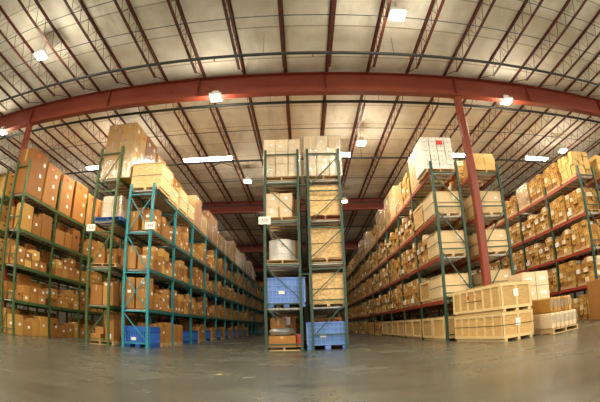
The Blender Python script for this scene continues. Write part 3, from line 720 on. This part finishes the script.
# ------------------------------------------------------------------ carton-load prototypes for the long rows
SH = ['floor level','lowest shelf','second shelf','third shelf','top shelf']
NL = {}; FL = {}
def tan_load(near, v, kind='tan', h=None):
    key = ('n' if near else 'f', v, kind)
    nz = [5,5,4,5][v]; hh = [.90,.96,.80,.88][v]
    return proto_load(str(key), lambda: carton_load('carton_load', 3, 4, nz, 1.02, 1.08, hh, kind, 100+v+(9 if kind != 'tan' else 0), near, jit=.05))
def pale_crate(v, kind=0):
    if kind == 0: return proto_load('pc%d' % v, lambda: crate(1.04,1.12,[.84,.80][v],M['ply'],M['ply'],battens_x=0,battens_y=0,strap=1,skid=.08,labels=(('y-',.25,.6,.12,.09,'white'),)))
    return proto_load('bc%d' % v, lambda: crate(1.02,1.14,[.84,.78][v],M['crate'],M['pine'],battens_x=2,battens_y=2,skid=.08))
def aisle_row(rname, xc, y0, pitch, nb, levels, facing, special, nearD=19, palletz=True, rnd=5, kinds=('tan',), pgroup=None, film=.0):
    rr = random.Random(rnd)
    for bi in range(nb):
        for li, z in enumerate([0]+levels):
            for pos in range(2):
                y = y0+bi*pitch+(.68 if pos == 0 else pitch-.68)
                where = '%s, %s, %s, %s' % (SH[li], rname, BAY[bi], ['near half','far half'][pos])
                d = dist(xc, y)
                sp = special(bi, li, pos, rr)
                if sp is None: continue
                zz = z+.001
                if sp[0] == 'crate':
                    o = pale_crate(sp[1], sp[2]); place(o, xc, y, zz, '%s crate on %s' % (['pale plywood','battened wooden'][sp[2]], where), 'crate', 'wooden crates in '+rname)
                    continue
                if palletz and li > 0 or sp[0] == 'loadp':
                    pallet(xc, y, zz, 'wooden pallet on '+where, 'std', group='pallets in '+rname); zz += .126
                kind = sp[2] if len(sp) > 2 else 'tan'
                if sp[0] == 'film':
                    o = proto_load('film%s%s' % (d < nearD, sp[1]), lambda: carton_load('wrapped_carton_load', 2, 3, 3, 1.0, 1.06, [1.0,1.35,.85][sp[1]], kind, 70+sp[1], d < nearD, film=True))
                    place(o, xc, y, zz, 'shiny film-wrapped cartons on '+where, 'pallet load', 'wrapped loads in '+rname)
                else:
                    o = tan_load(d < nearD, sp[1], kind)
                    place(o, xc, y, zz, 'small stacked cartons on '+where, 'pallet load', 'carton loads in '+rname, rr.uniform(-.015,.015))
# right row
def sp_right(bi, li, pos, rr):
    v = rr.randrange(4)
    if bi == 0:
        if li == 4 and pos == 0: return None        # white cartons, placed by hand
        if li == 4: return ('film', 1, 'yellow')
        if li in (3,): return ('crate', 0, pos and 1)
        if li in (1,2): return ('crate', rr.randrange(2), 0) if pos == 0 else (('crate',1,1) if li == 1 else ('load', v))
        return ('crate', 1, 1)
    if li == 0: return ('crate', 1, 1) if bi < 3 or rr.random() < .5 else ('load', v)
    if li == 4 and bi < 8: return ('film', rr.randrange(3), 'tan') if rr.random() < .5 else ('load', v)
    return ('load', v)
aisle_row('right rack', 4.75, 11.58, 2.6, 13, [1.31,2.68,4.03,5.55], -1, sp_right, rnd=5)
def sp_right2(bi, li, pos, rr):
    v = rr.randrange(4)
    if bi == 0 and pos == 0: return ('crate', 0 if li != 1 else 0, 0) if li < 4 else None
    return ('load', v)
aisle_row('rack behind red column', 6.36, 11.58, 2.6, 4, [1.31,2.68,4.03,5.55], -1, sp_right2, rnd=6, nearD=14)
def sp_fr(bi, li, pos, rr):
    v = rr.randrange(4)
    if li == 4 and bi == 1: return ('film', 0, 'white') if pos else ('load', v)
    if li == 4 and bi == 0 and pos == 0: return ('load', 1, 'yellow')
    return ('load', v)
aisle_row('far right rack', 11.06, 11.4, 2.6, 10, [1.31,2.66,4.02,5.5], -1, sp_fr, rnd=8, nearD=17.5)
def sp_fr2(bi, li, pos, rr):
    v = rr.randrange(4); return ('load', v, 'yellow')
aisle_row('rack at the right edge', 12.6, 11.4, 2.6, 2, [1.31,2.66,4.02,5.5], -1, sp_fr2, rnd=9, nearD=17.5)

def stuff_loads(name, xc, r0, pitch, b0, b1, levels, mat, lab, rnd):
    rr = random.Random(rnd); mb = MB()
    for bi in range(b0, b1):
        for q in range(2):
            y = r0+bi*pitch+.07+q*(pitch-.1)/2
            for z in [0]+levels:
                h = rr.choice([.8,.95,1.05])
                for k in range(3):
                    for j in range(3):
                        st = (pitch-.18)/6
                        mb.box((xc-.47, y+j*st+.01, z+.005+k*h/3),(xc+.49-rr.uniform(0,.04), y+(j+1)*st, z+(k+1)*h/3-.01), mat, tone=rr.random()*.98+.01)
    o = ob(name, mb.mesh(name)); tag(o, lab, 'cartons', kind='stuff')
stuff_loads('distant_cartons', 4.75, 11.58, 2.6, 13, 20, [1.31,2.68,4.03,5.55], M['tan'], 'distant carton loads filling the far end of the right rack', 1)
stuff_loads('distant_cartons', 11.06, 11.4, 2.6, 10, 18, [1.31,2.66,4.02,5.5], M['tan'], 'distant carton loads filling the far end of the far right rack', 2)
stuff_loads('distant_cartons', 6.36, 11.58, 2.6, 4, 8, [1.31,2.68,4.03,5.55], M['tan'], 'carton loads deep inside the rack behind the red column', 3)

# white carton tower on the right rack
pallet(4.66, 12.2, 5.551, 'wooden pallet under the white cartons, top of right rack', 'std')
place(carton_load('white_carton_load', 4, 3, 7, 1.14, 1.05, 1.2, 'white', 21, True, jit=.014, gap=.02), 4.66, 12.2, 5.678, 'tall stack of small white cartons on the near end of the right rack', 'pallet load')
c = ob('red_placard', LM['red'], (4.80,11.655,6.55)); c.scale = (.22,.004,.16)
w_ = [o for o in COL.objects if o.get('label','').startswith('tall stack of small white cartons')][0]
c.parent = w_; c.location = (.10,-.545,.98); c.name = 'red_label'
# yellow stacks on the rack behind the column
o = carton_load('carton_load', 2, 2, 2, .92, 1.0, .48, 'yellow', 31, True, jit=.01)
place(o, 6.42, 12.2, 5.678, 'low stack of yellow cartons on top of the rack behind the red column', 'pallet load')
c = ob('carton', CM['yellow'], (6.42,12.2,5.678+.481), 0, None, (.84,.9,.16)); tag(c, 'flat yellow carton on top of the low yellow stack', 'carton')
pallet(6.42, 12.2, 5.551, 'wooden pallet under the yellow cartons, rack behind the red column', 'std')

# ------------------------------------------------------------------ long battened crates on the floor at right
def long_crate():
    w, d, h = 1.05, 2.45, .74
    r = crate(w, d, h, M['crate'], M['pine'], battens_x=3, battens_y=7, strap=0, skid=.07, labels=(('y-',-.02,.46,.17,.19,'white'),))
    return r
A = math.radians(8.5)
dx, dy = math.cos(A), math.sin(A)
def lc(u, v): # corner (near-left) + u along short side + v along long side
    return (4.76+u*math.cos(-A)-v*math.sin(A)*1.0, 9.0-u*math.sin(A)+v*math.cos(A))
cc = lc(.525, 1.19)
for k, (z, s) in enumerate(((0,'lower'),(.741,'upper'))):
    o = long_crate(); place(o, cc[0]+.0, cc[1]+.0, z, 'long battened wooden crate on the floor at right, %s of two' % s, 'crate', 'two long battened crates', A)
    if k == 1: 
        l = ob('red_label', LM['red'], (-.528,.35,.5), parent=o); l.scale = (.005,.07,.09); l = ob('red_label', LM['red'], (-.528,.02,.52), parent=o); l.scale = (.005,.05,.05)
        q = MB(); q.box((-.53,-.35,.36),(-.528,.5,.375), M['strap']); ob('strap', q.mesh('strap'), parent=o)
    else:
        q = MB(); q.box((-.531,-1.22,.40),(-.528,1.22,.415), M['strap']); q.box((-.528,-1.231,.40),(.528,-1.228,.415), M['strap']); ob('strap', q.mesh('strap'), parent=o)

# floor goods at right, behind the long crates
pallet(6.66, 9.2, 0, 'wooden pallet on the open floor right of the long crates', 'std', rz=.1, parts=True)
def bag_pack(n, w, d, h, mat):
    r = ob('bundled_packs', None); m = MB(); m.box((-w/(2*n)+.008,-d/2,0),(w/(2*n)-.008,d/2,h), mat, c=.03); me = m.mesh('pack')
    for i in range(n): ob('pack', me, (-w/2+(i+.5)*w/n,0,0), parent=r)
    for ya in (-d/2-.01, d/2+.006):
        f = MB(); f.box((-w/2-.01,ya,h*.35),(w/2+.01,ya+.004,h*.85), M['film']); ob('stretch_film', f.mesh('stretch_film'), parent=r)
    return r
place(bag_pack(6,1.0,1.0,.42,M['pale']), 6.66, 9.2, .127, 'row of upright pale packs in film, lower tier on the floor pallet at right', 'packs', 'pale packs on a floor pallet', .1)
place(bag_pack(6,.86,.9,.40,M['tan']), 6.62, 9.21, .549, 'row of upright packs in film, upper tier on the floor pallet at right', 'packs', 'pale packs on a floor pallet', .1)
pallet(6.68, 10.5, 0, 'wooden pallet under labelled cartons behind the long crates', 'std', rz=.05)
for i in range(2):
    for k in range(4):
        c = ob('carton', CM['pale'], (6.44+.49*i, 10.45, .127+k*.42), 0, None, (.47,.9,.415)); tag(c, 'pale carton with white labels behind the long crates, %s column, %s layer up' % (['left','right'][i], ORD[k]), 'carton', 'labelled cartons behind the long crates')
        put_label(c, .47,.9,.415,'y-',.5,.5,.24,.10); put_label(c, .47,.9,.415,'x+',.3,.5,.2,.12)
c = ob('carton', CM['carton'], (9.95,10.25,0), -.1, None, (1.0,1.0,1.35)); tag(c, 'big plain brown carton on the floor at the far right edge', 'carton')

# ------------------------------------------------------------------ left side: loose cartons
CART = []   # (x, y, z, w(x), d(y), h, rz, material kind, label, group, near?)
def fill(rname, xf, sgn, y0, y1, z, bi, li, rr, maxh=1.0, back=True, wmin=.26, wmax=.52, hmin=.14, hmax=.38, depth=.48, kinds=('carton','carton','tanplain','brownhole','carton','tanplain','carton')):
    """stacks along y with their faces at xf; sgn=-1: rack extends to -x"""
    y = y0; n = 0
    while y < y1-.28:
        w = min(rr.uniform(wmin, wmax), y1-y)
        tot = rr.choice([.35,.6,.75,.9,1.0])*maxh*rr.uniform(.85,1.); zz = z+.001; k = 0
        dep = depth*rr.uniform(.8,1.1)
        if rr.random() < .08: y += w*.6; continue
        h = rr.uniform(hmin, hmax)
        while zz+h-z < tot or k == 0:
            wk = w*rr.uniform(.86,.97)
            CART.append((xf+sgn*(dep/2+.03), y+w/2+rr.uniform(-.01,.01)*0, zz, dep, wk, h, rr.uniform(-.012,.012), rr.choice(kinds),
                '%s, %s, %s, %s stack along, %s up' % (rname, SH[li], BAY[min(bi,17)], ORD[n], ORD[k]), rname))
            zz += h+.0015; k += 1; h = rr.uniform(hmin, hmax)
        y += w+.01; n += 1
    if back:
        y = y0; n = 0
        while y < y1-.3:
            w = min(rr.uniform(.55,.95), y1-y); h = maxh*rr.uniform(.55,1.0)
            bo = .215 if rname.startswith('teal') else .13
            CART.append((xf+sgn*(.56+bo), y+w/2, z+.001, .38 if bo > .2 else .2, w*.96, h, 0, 'carton', '%s, %s, %s, %s in the rear row' % (rname, SH[li], BAY[min(bi,17)], ORD[n]), rname))
            y += w+.01; n += 1
rr = random.Random(11)
TL = [1.28,2.62,3.95]
for bi in range(14):
    ya = 12.1+bi*2.5+.07; ybb = ya+2.5-.14
    for li, z in enumerate([0]+TL):
        if li == 0: continue
        ystart = ya
        fill('teal rack', -5.10, -1, ystart, ybb, z, bi, li, rr, maxh=[1.0,1.12,1.12,1.2][li])
# teal floor level: blue bins alternating with brown cartons
first = True
for bi in range(9):
    ya = 12.1+bi*2.5
    b = blue_bin(.95,.95,.56,True) if bi == 0 else dup_tree(tb)
    if bi == 0: tb = b
    place(b, -5.60, ya+(.66 if bi != 1 else 1.75), 0, 'blue plastic bin on the floor under the teal rack, '+BAY[bi], 'plastic bin', 'blue plastic bins under the teal rack')
    if bi == 0:
        c = ob('carton', CM['carton'], (-5.6, ya+.66, .562), 0, None, (.97,.97,.2)); c.data = CM['carton']
        c.data = carton_mesh(M['blueshade'], False, False); c.scale = (.96,.96,.14); tag(c, 'blue lid tray closed over the end bin of the teal rack', 'tray')
    yc = ya+1.75 if bi != 1 else ya+.66
    pallet(-5.60, yc, 0, 'wooden pallet on the floor under the teal rack, '+BAY[bi], 'std', group='floor pallets under the teal rack')
    h1 = rr.uniform(.42,.7)
    CART.append((-5.38, yc-.28, .127, .52, .5, h1, .05, 'carton', 'teal rack, floor level, %s, front left on the pallet' % BAY[bi], 'teal rack'))
    CART.append((-5.36, yc+.27, .127, .5, .5, rr.uniform(.5,.85), -.04, 'carton', 'teal rack, floor level, %s, front right on the pallet' % BAY[bi], 'teal rack'))
    CART.append((-5.88, yc, .127, .4, .95, rr.uniform(.7,1.0), 0, 'carton', 'teal rack, floor level, %s, tall one at the back' % BAY[bi], 'teal rack'))
# teal end bay as seen through the end frame: two stacks at the front
# top of the teal rack: big yellow cartons, then wrapped loads
place(crate(1.22,1.12,1.02,M['osb2'],M['osb2'],battens_x=0,battens_y=0,skid=.09,strap=1,name='wooden_crate'), -5.56, 12.78, 5.421, 'large yellow chipboard crate on the near end of the teal rack top', 'crate', 'yellow crates on the teal rack top')
for k, (y, w, h) in enumerate([(13.95,1.08,.66),(15.23,1.08,.98),(16.42,1.06,.78)]):
    place(crate(1.0,w,h,M['osb2'],M['osb2'],battens_x=0,battens_y=0,skid=.09,strap=1,labels=(('x+',.1,h*.6,.14,.1,'white'),)), -5.52, y, 5.421, 'yellow chipboard crate on the teal rack top, %s behind the large end one' % ORD[k], 'crate', 'yellow crates on the teal rack top')
yy = 17.2
k = 0
while yy < 47:
    yy = 17.19+(k//2)*2.5+(0 if k%2==0 else 1.18)+ (1.18 if False else 0)
    h = R.uniform(.8,1.55); w = R.uniform(.95,1.15)
    kk = R.choice(['pale','tan','yellow','pale'])
    near = yy < 24
    v = R.randrange(3)
    key = 'tt%s%d' % (near, v)
    o = proto_load(key, lambda: carton_load('wrapped_carton_load', 2, 2, [3,3,4][v], 1.0, 1.04, [.95,1.25,1.5][v], ['tanplain','pale','carton'][v], 300+v, near, film=True))
    place(o, -5.58, yy+.55, 5.421, 'film-wrapped carton load on the teal rack top, %s wrapped one back' % (ORD[k] if k < 18 else 'far'), 'pallet load', 'wrapped loads on the teal rack top')
    k += 1
    if k > 17: break
# green rack behind the teal one
GL = [1.36,2.68,4.34,5.92]
gx = -7.09
pallet(-6.95, 12.7, GL[2]+.001, 'blue painted pallet on the third shelf of the tall green rack', 'blue', parts=True)
place(carton_load('wrapped_carton_load', 2, 2, 3, .80, .9, .80, 'pale', 41, True, film=True, jit=.01), -6.85, 12.7, GL[2]+.127, 'pale film-wrapped cartons on the blue pallet, tall green rack', 'pallet load')
pallet(-7.0, 12.7, GL[1]+.001, 'wooden pallet on the second shelf of the tall green rack', 'wide', parts=True)
for (x, w, h, s) in ((-7.2,.48,.46,'left carton with a white label'),(-6.68,.34,.34,'smaller right carton')):
    c = ob('carton', CM['pale' if False else 'carton'], (x,12.45,GL[1]+.127), 0, None, (w,.45,h)); tag(c, '%s on the second-shelf pallet, tall green rack' % s, 'carton'); put_label(c,w,.45,h,'y-',.6,.6,.1,.08)
for (x, w, h, s) in ((-7.25,.52,.70,'plain brown carton at left'),(-6.76,.40,.80,'taller brown carton with labels at right')):
    c = ob('carton', CM['carton'], (x,12.5,GL[0]+.001), 0, None, (w,.5,h)); tag(c, '%s on the lowest shelf, tall green rack' % s, 'carton')
    if w < .5: put_label(c,w,.5,h,'y-',.3,.9,.1,.08); put_label(c,w,.5,h,'y-',.75,.9,.1,.08)
# tall stack on top, three columns back
for k in range(5):
    y = [12.75,13.94,15.22,16.43,17.74][k]
    hh = [2.28,2.3,2.1,2.05,1.95][k]
    o = carton_load('tall_carton_load', 2, 2, 3, 1.24, 1.12, hh, 'tan', 60+k, True, jit=.006, gap=.006, film=(k < 2))
    for ch in o.children:
        if ch.name.startswith('carton'): ch.data = CM['tanplain' if k == 0 else 'carton']
    q = [c for c in o.children if c.name.startswith('carton')]
    for c in q:
        if c.location.x > 0:
            sc = c.scale; put_label(c, sc.x, sc.y, sc.z, 'x+', .5, .62, .16, .14, R.choice(['red','white','white']))
    place(o, -6.85, y, GL[3]+.001, 'tall block of large cartons on top of the green rack, %s one back' % ORD[k], 'pallet load', 'tall carton blocks on the green rack top')
pallet(-7.05, 12.72, 0, 'wooden pallet holding small cartons, floor of the tall green rack', 'wide', parts=True)
for (x,y,z,w,h,s) in ((-7.25,12.42,.127,.42,.24,'lower left'),(-7.10,12.98,.127,.4,.3,'rear'),(-7.1,12.44,.368,.34,.24,'upper')):
    c = ob('carton', CM['tan'], (x,y,z), 0, None, (w,.36,h)); c.data = CM['carton']; tag(c, 'small tan carton on the floor pallet of the tall green rack, %s one' % s, 'carton', 'small cartons on the green rack floor')
c = ob('carton', CM['carton'], (-6.52,12.62,.0), 0, None, (.01,.01,.01)); bpy.data.objects.remove(c)
pallet(-6.0+.42, 12.0, -5, '', 'std') if False else None
c = ob('carton', CM['carton'], (-6.70,12.55,.127), 0, None, (.34,.5,.72)); tag(c, 'upright brown carton with a white label, floor of the tall green rack', 'carton'); put_label(c,.34,.5,.72,'y-',.5,.25,.16,.16)
def sp_green(bi, li, pos, rr):
    if bi == 0 and pos == 0: return None
    if li == 4 and bi < 3: return None
    return ('load', rr.randrange(4), 'brownhole')
for bi in range(9):
    for li, z in enumerate([0]+GL):
        for pos in range(2):
            if bi == 0 and pos == 0: continue
            if li == 4 and bi < 3: continue
            y = 12.1+bi*2.5+(.66 if pos == 0 else 1.84)
            v = rr.randrange(3)
            o = proto_load('gb%d' % v, lambda: carton_load('carton_block', 2, 3, 3, .95, 1.08, [1.02,1.1,.9][v], 'carton', 400+v, False, jit=.02))
            place(o, gx, y, z+.001, 'block of brown cartons on %s of the tall green rack, %s, %s' % (SH[li], BAY[bi], ['near half','far half'][pos]), 'pallet load', 'brown carton blocks in the tall green rack')
# far left row
FLL = [1.27,2.55,3.86,5.22]
tall = [(1.1,1.86),(1.06,1.72),(1.0,1.70),(1.12,1.78),(1.05,1.6),(1.1,1.65),(1.0,1.5),(1.1,1.6),(1.1,1.5),(1.1,1.6),(1.1,1.55),(1.1,1.5)]
for k, (w, h) in enumerate(tall):
    y = 10.95+(k//2)*2.45+.06+(k%2)*1.17
    c = ob('carton', CM['carton'], (-10.73, y+w/2, 5.221), 0, None, (.88,w*.98,h)); tag(c, 'tall brown carton with white labels, far left rack top, %s from near end' % ORD[k], 'carton', 'tall cartons on the far left rack top')
    for q in range(3): put_label(c,.98,w,h,'x+',R.uniform(.55,.85),.22+.27*q,.15,.14)
    put_label(c,.98,w,h,'x+',.35,.88,.22,.12,'red')
for bi in range(8):
    ya = 10.95+bi*2.45+.07; ybb = ya+2.45-.14
    for li, z in enumerate([0]+FLL[:3]):
        big = li in (0,3)
        fill('far left rack', -10.28, -1, ya, ybb, z, bi, li, rr, maxh=[.95,1.1,1.05,1.15][li], back=(bi > 0 or True), wmin=.5 if big else .4, wmax=.8 if big else .6, hmin=.5 if li == 3 else (.4 if big else .25), hmax=1.0 if li == 3 else (.8 if big else .4), depth=.5)
for bi in range(2):
    ya = 10.95+bi*2.45+.07
    for li, z in enumerate([0]+FLL):
        for q in range(2):
            y = ya+.56+q*1.16
            o = proto_load('lb%d' % (q), lambda: carton_load('carton_block', 2, 2, 3, .85, 1.05, 1.0, 'carton' if q else 'tan', 500+q, False))
            place(o, -12.05, y, z+.001, 'carton block at the left edge, %s, %s, %s' % (SH[li], BAY[bi], ['near half','far half'][q]), 'pallet load', 'carton blocks at the left edge')

# emit the loose cartons: nearest 300 one by one, the rest as one object
CART.sort(key=lambda c: (dist(c[0], c[1]) + (1.5 if 'rear' in c[8] else 0)))
sizes = lambda w, h: ('tall' if h > w*1.3 else 'flat' if h < w*.5 else 'small' if h*w < .1 else 'brown')
for i, (x,y,z,w,d,h,rz,kind,lab,grp) in enumerate(CART[:330]):
    c = ob('carton', CM[kind], (x,y,z), rz, None, (w,d,h))
    s = sizes(d, h); tag(c, '%s carton, %s' % ('brown' if s == 'brown' else s+' brown', lab), 'carton', 'loose cartons in the '+grp)
    if dist(x,y) < 22:
        t = (i*37 % 100)/100
        if t < (.62 if 'far left' in grp else .38): put_label(c, w, d, h, 'x+', .3+.4*((i*13 % 10)/10), .55, min(.14,d*.4), min(.10,h*.4), 'yellow' if t < .03 else 'white')
        if .2 < t < .5: put_label(c, w, d, h, 'y-', .5, .55, min(.13,w*.4), min(.10,h*.4))
mb = MB()
for (x,y,z,w,d,h,rz,kind,lab,grp) in CART[330:]:
    mb.box((x-w/2,y-d/2,z),(x+w/2,y+d/2,z+h), M['tan' if kind == 'tanplain' else 'carton'], tone=R.random()*.98+.01)
tag(ob('distant_cartons', mb.mesh('distant_cartons')), 'mass of distant brown cartons far down the left-hand racks', 'cartons', kind='stuff')
stuff_loads('distant_cartons', -5.6, 12.1, 2.5, 14, 20, [1.28,2.62,3.95,5.42], M['carton'], 'distant brown cartons at the far end of the teal rack', 4)
stuff_loads('distant_cartons', -7.09, 12.1, 2.5, 9, 16, GL, M['carton'], 'brown cartons deep in the tall green rack', 5)
stuff_loads('distant_cartons', -10.72, 10.95, 2.45, 8, 18, FLL, M['carton'], 'brown cartons far down the far left rack', 6)
for o in list(LOADP.values()):
    if '_n' in o: del o['_n']

# ------------------------------------------------------------------ world, camera, view
w = bpy.data.worlds.new('world'); SC.world = w; w.use_nodes = True
w.node_tree.nodes['Background'].inputs[0].default_value = (.02,.018,.015,1)
cd = bpy.data.cameras.new('camera'); cam = bpy.data.objects.new('camera', cd); COL.objects.link(cam)
RR = [[0.999189425642098, 0.02729779832035456, 0.029585839380951422], [-0.02202828555493966, -0.24437751566701074, 0.9694299275718333], [-0.03369341657541195, 0.969295857849027, 0.24357810582274134]]
mt = Matrix([[RR[i][0],RR[i][1],-RR[i][2]] for i in range(3)]).to_4x4(); mt.translation = CAM
cam.matrix_world = mt
cd.type = 'PANO'; cc_ = cd if hasattr(cd, 'panorama_type') else cd.cycles
cc_.panorama_type = 'FISHEYE_LENS_POLYNOMIAL'; cc_.fisheye_polynomial_k0 = 0
for n, v in zip('1234', [0.04226171417708201, 0.00017269610621074068, -2.3399140468045355e-05, 9.294207190450692e-07]): setattr(cc_, 'fisheye_polynomial_k'+n, -v)
cc_.fisheye_fov = 6.28
cd.sensor_width = 36; cd.sensor_height = 24.12; cd.sensor_fit = 'HORIZONTAL'
cd.shift_x = -15.108/600; cd.shift_y = 28.748/402
cd.clip_end = 300
SC.camera = cam
vs = SC.view_settings; vs.view_transform = 'Standard'; vs.look = 'None'; vs.gamma = 1; vs.exposure = 0.36; vs.use_curve_mapping = False
SC.cycles.max_bounces = 6; SC.cycles.diffuse_bounces = 2; SC.cycles.transparent_max_bounces = 12
SC.cycles.caustics_reflective = False; SC.cycles.caustics_refractive = False
SC.cycles.sample_clamp_indirect = 4
SC.cycles.use_denoising = True
